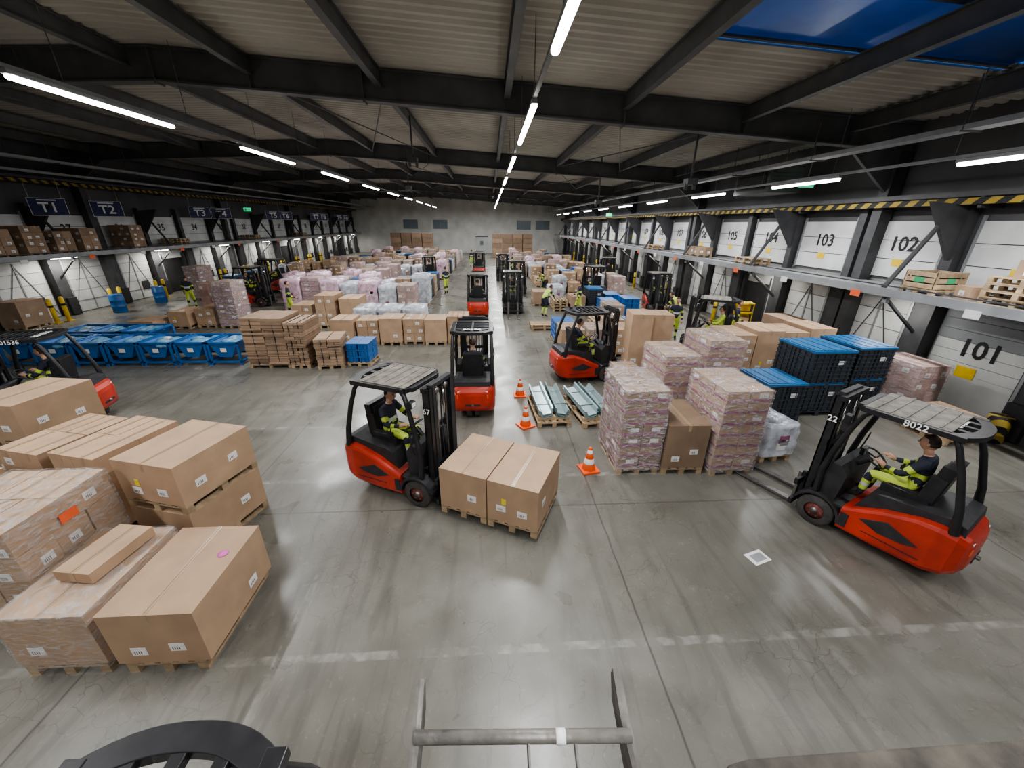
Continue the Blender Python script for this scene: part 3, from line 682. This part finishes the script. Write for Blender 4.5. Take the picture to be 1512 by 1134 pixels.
# ------------------------------------------------------------------ people
def body(name,J,Bn,Rd,mf):
    ks=list(J); me=bpy.data.meshes.new(name); me.from_pydata([J[k] for k in ks],[(ks.index(a),ks.index(b)) for a,b in Bn],[])
    o=bpy.data.objects.new(name,me); COL.objects.link(o)
    sk=o.modifiers.new('s','SKIN'); sk.use_smooth_shade=True
    if not me.skin_vertices: 
        bpy.context.view_layer.objects.active=o; bpy.ops.mesh.customdata_skin_add()
    for i,k in enumerate(ks):
        sv=me.skin_vertices[0].data[i]; r=Rd[k]; sv.radius=(r,r) if isinstance(r,float) else r; sv.use_root=(k=='pelvis')
    su=o.modifiers.new('u','SUBSURF'); su.levels=2; su.render_levels=2
    bpy.context.view_layer.update(); dg=bpy.context.evaluated_depsgraph_get(); e=o.evaluated_get(dg).to_mesh()
    vs=[v.co.copy() for v in e.vertices]; fs=[list(q.vertices) for q in e.polygons]
    o.evaluated_get(dg).to_mesh_clear(); bpy.data.objects.remove(o)
    groups={}
    for f_ in fs:
        c=sum((vs[i] for i in f_),Vector())/len(f_); best=None
        for a,b in Bn:
            A=Vector(J[a]);Bv=Vector(J[b]); t=max(0,min(1,(c-A).dot(Bv-A)/max(1e-6,(Bv-A).length_squared))); dd=(c-A-(Bv-A)*t).length
            if best is None or dd<best[0]: best=(dd,a,b,t)
        groups.setdefault(mf(best[1],best[2],best[3],c),[]).append(f_)
    return vs,groups
def head(mb,c,cap=None):
    c=Vector(c)
    def hf(q):
        q=q.copy()
        if q.z<0: q.x*=1+.30*q.z; q.y*=1+.10*q.z
        return q
    mb.sph(c,(.076,.096,.118),SKIN,20,14,hf)
    def hh(q):
        q=q.copy()
        if q.y>.25 and q.z<.45: q*=.80
        elif q.z<-.35: q*=.82
        return q
    mb.sph(c+Vector((0,-.006,.008)),(.083,.103,.123),cap or HAIR,20,14,hh)
    mb.tube([c+Vector((0,.088,.02)),c+Vector((0,.108,-.015)),c+Vector((0,.095,-.028))],[.008,.015,.010],SKIN,8)
    for a in (-1,1):
        mb.sph(c+Vector((a*.030,.086,.012)),(.011,.008,.007),EYE,8,6); mb.sph(c+Vector((a*.077,-.005,-.005)),(.012,.022,.032),SKIN,8,6)
        mb.box(c+Vector((a*.03,.090,.030)),(.03,.008,.006),HAIR)
    mb.sph(c+Vector((0,.084,-.052)),(.024,.009,.007),LIP,10,6)
def hand(mb,w,d,pn,side):
    w=Vector(w);d=Vector(d).normalized();pn=Vector(pn); pn=(pn-d*pn.dot(d)).normalized(); s_=d.cross(pn)*side
    mb.tube([w-d*.02,w+d*.02,w+d*.05,w+d*.09],[.026,.034,.038,.034],SKIN,10)
    for i,(l,o) in enumerate(((.070,-.027),(.080,-.009),(.074,.010),(.058,.027))):
        p0=w+d*.085+s_*o; p1=p0+d*l*.45-pn*.006; p2=p1+(d*.6-pn*.8).normalized()*l*.32; p3=p2+(-d*.2-pn*.95).normalized()*l*.25
        mb.tube([p0-d*.03,p0,p1,p2,p3],[.009,.010,.009,.008,.006],SKIN,7)
    t0=w+d*.035-s_*.03; t1=t0+(d*.6-s_*.8).normalized()*.035; t2=t1+(d*.8-s_*.2-pn*.5).normalized()*.03
    mb.tube([w+d*.03,t0,t1,t2],[.014,.013,.011,.008],SKIN,7)
def person(pose,style):
    if pose=='sit':
        J={'pelvis':(0,-.02,.10),'belly':(0,-.03,.26),'chest':(0,-.02,.43),'nb':(0,-.01,.56),'nk':(0,.015,.64)}
        sh=(.165,-.02,.52); el=(.26,.13,.30); wr=(.175,.33,.30); hp=(.09,.05,.08); kn=(.17,.43,.12); an=(.16,.47,-.29); to=(.17,.62,-.34); hc=(0,.045,.765)
    elif pose=='stand':
        J={'pelvis':(0,0,.96),'belly':(0,.0,1.10),'chest':(0,.0,1.28),'nb':(0,0,1.44),'nk':(0,.01,1.54)}
        sh=(.175,0,1.40); el=(.235,-.02,1.12); wr=(.24,.12,.90); hp=(.09,0,.92); kn=(.11,.03,.50); an=(.12,-.01,.10); to=(.13,.14,.045); hc=(0,.03,1.655)
    else:
        J={'pelvis':(0,-.05,.94),'belly':(0,.03,1.07),'chest':(0,.16,1.21),'nb':(0,.25,1.33),'nk':(0,.31,1.40)}
        sh=(.175,.22,1.30); el=(.22,.38,1.08); wr=(.18,.52,.92); hp=(.09,-.04,.91); kn=(.13,.05,.50); an=(.14,-.02,.10); to=(.15,.13,.045); hc=(0,.40,1.475)
    Rd={'pelvis':(.155,.115),'belly':(.15,.11),'chest':(.17,.12),'nb':(.085,.07),'nk':(.052,.052)}
    Bn=[('pelvis','belly'),('belly','chest'),('chest','nb'),('nb','nk')]
    for s_,t in ((-1,'R'),(1,'L')):
        for k,pp,r in (('sh',sh,.072),('el',el,.050),('wr',wr,.030),('hp',hp,.098),('kn',kn,.066),('an',an,.046),('to',to,.038)):
            q=list(pp); q[0]*=s_
            if pose=='stand' and k in('kn','an','to'): q[1]+=.10*s_
            if pose=='stand' and k=='wr' and s_==1: q[1]+=.14;q[2]+=.12
            J[k+t]=tuple(q); Rd[k+t]=r
        Bn+=[('chest','sh'+t),('sh'+t,'el'+t),('el'+t,'wr'+t),('pelvis','hp'+t),('hp'+t,'kn'+t),('kn'+t,'an'+t),('an'+t,'to'+t)]
    def mf(a,b,t,c):
        if b=='nk' and t>.5: return SKIN
        if a[:2]=='an': return SHOE
        if a[:2]=='kn':
            if t>.85: return SHOE
            return REFL if .45<t<.58 else (HIVIS if style!='navy' else (HIVIS if t<.7 and t>.3 else NAVYC))
        if a[:2]=='hp' : return HIVIS if style!='vest' else NAVYC
        if a[:2]=='el': return HIVIS if (style=='hivis' and t<.8) or (.3<t<.6) else NAVYC
        if a[:2]=='sh': return HIVIS if (style=='hivis' or .45<t<.75) else NAVYC
        if b[:2]=='hp': return HIVIS if style!='vest' else NAVYC
        if style in('vest','hivis'): return REFL if (a=='belly' and .25<t<.5) else HIVIS
        return REFL if (a=='belly' and .30<t<.42) else (HIVIS if (a=='belly' and .1<t<.7) else NAVYC)
    vs,g=body('p',J,Bn,Rd,mf); mb=MB()
    for mt_,fs in g.items():
        used=sorted({i for f_ in fs for i in f_}); mp={i:k for k,i in enumerate(used)}
        mb.add([vs[i] for i in used],[[mp[i] for i in f_] for f_ in fs],mt_,True)
    mb.tube([J['nb'],J['nk'],Vector(hc)-Vector((0,.01,.03))],[.055,.05,.05],SKIN,12)
    head(mb,hc)
    for s_,t in ((-1,'R'),(1,'L')):
        w=Vector(J['wr'+t]); d=w-Vector(J['el'+t]); 
        if pose=='sit': d=Vector((-s_*.15,.7,.30)); pn=Vector((0,-.3,1))
        else: pn=Vector((s_,0,.3))
        hand(mb,w,d,pn,s_)
    return mb.mesh('person')
SIT=person('sit','navy'); STA=person('stand','navy'); LEAN=person('lean','vest'); SITH=person('sit','hivis')
for me_,x,y,a in ((STA,7.45,15.0,160),(LEAN,2.75,19.5,-60),(STA,-9.7,19.4,-60),(STA,4.6,19.9,90),(LEAN,3.6,26.0,120),(STA,-2.9,26.5,30),(STA,9.6,14.4,-120),(LEAN,8.6,17.2,40),(STA,-15.8,21.5,20),(STA,-1.9,44,0),(STA,2.2,39,90)):
    put('warehouse_worker',me_,(x,y,0),a*D2R); OCC.append((x,y,.4,.4))
# ------------------------------------------------------------------ forklift
def make_chassis(paint):
    m=MB()
    secs=[(-1.58,.24,.42,.68,.06),(-1.56,.34,.35,.76,.08),(-1.51,.43,.28,.84,.09),(-1.42,.49,.22,.89,.09),(-1.25,.525,.18,.91,.08),(-1.05,.53,.18,.88,.06),(-.72,.535,.17,.76,.05),(-.42,.535,.17,.60,.05),(-.30,.535,.17,.55,.05)]
    vs=[];fs=[]
    for (y,hx,z0,z1,c) in secs:
        k=c*.3; vs+=[(-hx+c,y,z0),(hx-c,y,z0),(hx-k,y,z0+k),(hx,y,z0+c),(hx,y,z1-c),(hx-k,y,z1-k),(hx-c,y,z1),(-hx+c,y,z1),(-hx+k,y,z1-k),(-hx,y,z1-c),(-hx,y,z0+c),(-hx+k,y,z0+k)]
    n=12
    for i in range(len(secs)-1):
        for j in range(n): fs.append((i*n+j,i*n+(j+1)%n,(i+1)*n+(j+1)%n,(i+1)*n+j))
    fs+=[list(range(n))[::-1],list(range((len(secs)-1)*n,len(secs)*n))]
    m.add(vs,fs,paint)
    m.box((0,-.12,.30),(.66,.46,.24),BPLAS)
    m.box((0,-.22,.50),(.98,.42,.04),BPLAS)
    for s_ in (-1,1):
        m.prism([(-1.15,.50),(-.80,.64),(-.52,.50),(-.75,.42),(-1.0,.44)],s_*.532,s_*.545,BPLAS)
        m.box((s_*.50,-.36,.36),(.10,.10,.22),BPLAS)
        pts=[(.29*math.cos(a),.25+.29*math.sin(a)) for a in [math.pi*k/10 for k in range(1,11)]]
        pts2=[(.33*math.cos(a),.25+.33*math.sin(a)) for a in [math.pi*k/10 for k in range(10,0,-1)]]
        m.prism(pts+pts2,s_*.335,s_*.545,BPLAS)
        m.box((s_*.30,-1.545,.66),(.12,.03,.10),OLAB); m.box((s_*.30,-1.53,.76),(.10,.03,.05),LABEL)
        m.box((s_*.537,-.90,.33),(.006,.62,.012),BLACK)
    m.box((0,-1.56,.45),(.36,.06,.05),BPLAS); m.tube([(0,-1.63,.45),(0,-1.5,.45)],.03,STEEL,8)
    return m.mesh('chassis')
CHR=make_chassis(RED); CHB=make_chassis(BLACK)
def make_upper():
    m=MB()
    m.prism([(-1.46,.84),(-1.44,.98),(-1.30,1.02),(-.58,.92),(-.50,.86),(-.38,.56),(-.75,.70),(-1.1,.84)],-.42,.42,BPLAS)
    m.box((0,-.78,.985),(.50,.50,.12),BLACK); m.box((0,-.77,1.045),(.40,.42,.03),BPLAS)
    M=Matrix.Rotation(.12,3,'X'); m.box((0,-1.04,1.28),(.46,.12,.58),BLACK,M=M); m.box((0,-.985,1.28),(.34,.06,.48),BPLAS,M=M)
    for s_ in (-1,1): m.box((s_*.22,-1.00,1.22),(.07,.16,.38),BLACK,M=M)
    m.box((.31,-.72,1.14),(.10,.34,.06),BLACK); m.tube([(.31,-.58,1.16),(.31,-.56,1.26)],.012,BPLAS,6); m.tube([(.35,-.62,1.16),(.35,-.60,1.24)],.012,BPLAS,6)
    m.prism([(-.16,.50),(.06,.50),(.08,.95),(.02,1.10),(-.10,1.12),(-.20,.98)],-.44,.44,BPLAS)
    m.tube([(0,-.12,1.02),(0,-.28,1.20)],.035,BLACK,8)
    c=Vector((0,-.32,1.24)); ax=Vector((0,-.6,.8)).normalized(); u=Vector((1,0,0)); w=ax.cross(u)
    m.tube([c+(u*math.cos(t)+w*math.sin(t))*.165 for t in [2*math.pi*k/20 for k in range(20)]],.014,BLACK,8,closed=True)
    for t in (0,2.1,4.2): m.tube([c,c+(u*math.cos(t)+w*math.sin(t))*.16],.012,BLACK,6)
    m.box((.28,-.10,1.17),(.16,.05,.12),BLACK); m.box((.28,-.128,1.17),(.13,.005,.09),GLASSW)
    return m.mesh('hood_seat_and_controls')
UP=make_upper()
def make_guard(cover):
    m=MB()
    for s_ in (-1,1):
        m.tube([(s_*.47,.08,.50),(s_*.475,.10,.95),(s_*.47,.04,1.35),(s_*.455,-.05,1.75),(s_*.44,-.12,1.98),(s_*.43,-.20,2.05)],[.050,.046,.042,.040,.040,.034],BLACK,8)
        m.tube([(s_*.46,-1.36,.86),(s_*.465,-1.31,1.2),(s_*.46,-1.18,1.65),(s_*.445,-1.06,1.96),(s_*.43,-1.0,2.05)],[.055,.045,.040,.036,.034],BLACK,8)
        m.box((s_*.45,-.60,2.07),(.10,.98,.07),BLACK)
        m.tube([(s_*.50,.02,1.0),(s_*.53,-.01,1.2),(s_*.50,-.04,1.4)],.012,BLACK,6)
        m.box((s_*.47,.02,1.88),(.12,.08,.10),BLACK); m.box((s_*.47,.065,1.88),(.09,.01,.07),LABEL)
    m.box((0,-.12,2.06),(.9,.10,.08),BLACK)
    m.prism([(-.40,-.10),(-.36,.0),(.36,.0),(.40,-.10)],2.03,2.10,BLACK,ax='z')
    xs_=[-.48+.96*k/14 for k in range(15)]; o_=lambda x,y0:y0+.16*(abs(x)/.48)**2.4
    m.band([(x,o_(x,-1.22)) for x in xs_],[(x*.90,o_(x,-1.09)) for x in xs_],2.035,2.10,BLACK)
    m.band([(x*.95,o_(x,-.97)) for x in xs_],[(x*.95,o_(x,-.86)) for x in xs_],2.035,2.10,BLACK)
    for x in (-.43,-.22,0,.22,.43): m.prism([(x-.035,o_(x,-1.15)),(x+.035,o_(x,-1.15)),(x*.92+.035,o_(x,-.93)),(x*.92-.035,o_(x,-.93))],2.04,2.095,BLACK,ax='z')
    for k in range(5): m.box((0,-.26-.125*k,2.065),(.86,.034,.055),BLACK)
    m.box((0,-.5,2.075),(.05,.9,.045),BLACK)
    if cover:
        m.box((0,-.52,2.108),(.90,.86,.012),DUST)
        for k in range(5): m.box((0,-.20-.16*k,2.118),(.84,.025,.012),DUST)
    m.box((-.42,.03,1.72),(.015,.10,.16),BPLAS)
    return m.mesh('overhead_guard')
GC=make_guard(True); GO=make_guard(False)
def make_mast():
    m=MB()
    for s_ in (-1,1):
        x=s_*.36; m.box((x,.22,1.08),(.02,.13,2.05),BLACK); m.box((x-s_*.03,.165,1.08),(.08,.02,2.05),BLACK); m.box((x-s_*.03,.275,1.08),(.08,.02,2.05),BLACK)
        x=s_*.28; m.box((x,.24,1.10),(.018,.11,2.05),BPLAS); m.box((x-s_*.025,.19,1.10),(.06,.018,2.05),BPLAS); m.box((x-s_*.025,.29,1.10),(.06,.018,2.05),BPLAS)
        m.tube([(s_*.20,.17,.12),(s_*.20,.17,1.25)],.035,BLACK,10); m.tube([(s_*.20,.17,1.2),(s_*.20,.17,2.06)],.02,CHROME,10)
        m.box((s_*.13,.25,1.4),(.03,.012,1.3),STEEL)
        m.tube([(s_*.13,.225,2.02),(s_*.13,.275,2.02)],.05,STEEL,10)
        m.tube([(s_*.30,-.1,.62),(s_*.34,.17,.70)],.03,BLACK,8)
        m.tube([(s_*.06,.22,.4),(s_*.05,.20,1.2),(s_*.06,.2,1.95)],.012,BPLAS,6)
    m.box((0,.18,2.09),(.78,.08,.07),BLACK); m.box((0,.24,2.13),(.6,.08,.06),BPLAS); m.box((0,.17,1.35),(.74,.04,.08),BLACK); m.box((0,.17,.60),(.74,.04,.10),BLACK); m.box((0,.20,.13),(.78,.12,.12),BLACK)
    return m.mesh('mast')
MAST=make_mast()
def make_carriage():
    m=MB()
    for z in (.18,.56): m.box((0,.36,z),(.96,.05,.10),BLACK)
    for s_ in (-1,1):
        m.box((s_*.24,.34,.37),(.06,.05,.46),BLACK)
        m.box((s_*.24,.405,.34),(.10,.04,.62),STEEL)
        m.prism([(.385,.035),(.385,.075),(1.0,.07),(1.53,.048),(1.55,.035)],s_*.24-.05,s_*.24+.05,STEEL)
        m.box((s_*.24,.36,.64),(.05,.05,.08),BLACK)
    return m.mesh('fork_carriage')
CAR=make_carriage()
def make_wheels():
    m=MB()
    for s_ in (-1,1): m.wheel((s_*.44,0,.25),.25,.19); m.wheel((s_*.10,-1.22,.20),.20,.14,20)
    m.box((0,-1.22,.30),(.34,.2,.14),BPLAS)
    return m.mesh('wheels')
WH=make_wheels()
def forklift(x,y,hdg,num='',cover=True,driver='navy',lift=0,black=False):
    e=bpy.data.objects.new('forklift',None); COL.objects.link(e); e.location=(x,y,0); e.rotation_euler=(0,0,(hdg-90)*D2R)
    put('chassis',CHB if black else CHR,parent=e,bevel=.012,seg=2); put('hood_seat_and_controls',UP,parent=e,bevel=.015,seg=3); put('overhead_guard',GC if cover else GO,parent=e,bevel=.006)
    put('mast',MAST,parent=e); put('fork_carriage',CAR,(0,0,lift),parent=e); put('wheels',WH,parent=e)
    if num:
        m=MB(); n2=num[:2] if len(num)<4 else num[-2:]
        if len(num)>3: m.text(num,.17,(0,-.92,2.102),WHITE,(1,0,0),(0,1,0)); m.text(num,.12,(-.505,-.65,2.068),WHITE,(0,-1,0),(0,0,1)); m.text(num,.12,(.505,-.65,2.068),WHITE,(0,1,0),(0,0,1))
        m.text(n2,.13,(.392,.22,1.75),WHITE,(0,1,0),(0,0,1)); m.text(n2,.13,(-.392,.22,1.75),WHITE,(0,-1,0),(0,0,1))
        put('fleet_number',m,parent=e)
    a=(hdg-90)*D2R; OCC.append((x,y,1.75,1.75))
    if driver:
        off=Matrix.Rotation(a,3,'Z')@Vector((0,-.80,.96))
        put('forklift_driver',SIT if driver=='navy' else SITH,(x+off.x,y+off.y,off.z),a)
    return e
forklift(-1.02,5.74,-24.8,'67')
forklift(-.43,9.80,90,'80228',cover=False)
forklift(5.55,4.85,117,'8022')
forklift(3.40,11.2,10,'51',cover=False)
forklift(7.4,13.3,150,'',driver='hivis')
forklift(-10.55,8.40,196,'801536',cover=False)
forklift(-.6,20.4,90,'45')
forklift(1.2,20.5,-90,'',black=True)
forklift(-12.6,22.6,0,'')
forklift(-14.8,27.5,170,''); forklift(6.3,24.6,100,'',black=True); forklift(9.2,31,80,''); forklift(-.9,36,90,''); forklift(1.1,33,-90,'',black=True)
forklift(8.9,20.0,-95,''); forklift(-4.6,31,100,''); forklift(1.9,26.5,-80,'')
forklift(-1.48,0.0,270,'',cover=False,driver=None)
kinds=[('single',CARD,1.0),('grid',CARD,1.2),('grid',CARDD,1.5),('bulk',WHITEW,1.1),('single',CARDD,.8),('gridw',CARDP,1.6),('bluecrate',None,.9),('grid',CARD,.7),('crates',None,1.2),('pinkw',CARD,1.3),('bulk',PINKW,1.5),('gridw',CARDD,1.4),('empties',None,.6)]
def fill(xs,ys,pr,mx=99):
    for yy in ys:
        for xx in xs:
            if rng.random()>pr: continue
            k,mt_,h_=rng.choice(kinds); h_=min(h_,mx); sd=rng.randint(100,101)
            if any(abs(xx-a)<c+.44 and abs(yy-b)<d+.64 for a,b,c,d in OCC): continue
            L(k,xx,yy,.82,1.2,h_,0,sd,mt_)
fr=lambda a,b,s_:[a+s_*i for i in range(int((b-a)/s_)+1)]
fill(fr(-13,-3.9,1.0),fr(25.2,55,1.5),.88)
fill(fr(-18,-15,1.05),fr(29,46,2.4),.4,.9)
fill([2.9,3.85,4.8,5.75],fr(13.6,18,1.45),.85,1.0)
fill([2.9,3.85,4.8,5.75,6.7],fr(21.5,54,1.45),.88,1.5)
fill([7.7,8.7],fr(16.5,50,1.7),.55,1.2)
# ------------------------------------------------------------------ foreground rail, ledge, platform
RAILM=mat('worn_grey_metal',(.17,.16,.145),.5,metal=.35,var=.5,scale=14,bump=.2)
LEDG=mat('dirty_wood_rail',(.062,.055,.045),.85,var=.5,scale=14,bump=.4)
m=MB()
for x,s_ in ((-.172,-1),(.292,1)):
    m.prism([(-.1,3.34),(.36,3.34),(.50,3.365),(.575,3.41),(.585,3.395),(.56,3.34),(.40,3.27),(-.1,3.27)],x-.009,x+.009,RAILM)
    m.tube([(x,-.1,3.345),(x,.36,3.345),(x,.50,3.37),(x,.58,3.415)],.011,RAILM,6)
    m.box((x,-.05,2.9),(.05,.05,.95),RAILM)
m.tube([(-.172,.482,3.385),(.292,.462,3.385)],.013,RAILM,10)
m.tube([(.13,.469,3.385),(.15,.468,3.385)],.0145,LABEL,10)
m.box((.12,.42,3.30),(.13,.004,.13),RAILM); m.text('Stausacke',.026,(.12,.4235,3.31),INK,(-1,0,0),(0,0,1)); m.text('Stausacke',.026,(.12,.4165,3.31),INK,(1,0,0),(0,0,1))
for a in (.07,.17): m.tube([(a,.42,3.36),(a,.465,3.385)],.004,STEEL,5)
m.box((.05,-.9,2.65),(1.3,1.9,.06),RAILM)
for x in (-.55,.65):
    for y_ in (-1.8,.0): m.box((x,y_,1.31),(.08,.08,2.62),RAILM)
put('access_platform',m)
m=MB(); m.prism([(.50,.35),(.46,.38),(.47,.403),(.52,.411),(2.2,.416),(2.2,.28),(.52,.28)],3.34,3.39,LEDG,ax='z')
for x in (.62,2.1): m.box((x,.32,1.68),(.07,.07,3.36),LEDG)
put('barrier_rail',m,bevel=.006)
w=bpy.data.worlds.new('world'); S.world=w; w.use_nodes=True; bg=w.node_tree.nodes['Background']; bg.inputs[0].default_value=(.05,.15,.42,1); bg.inputs[1].default_value=.8
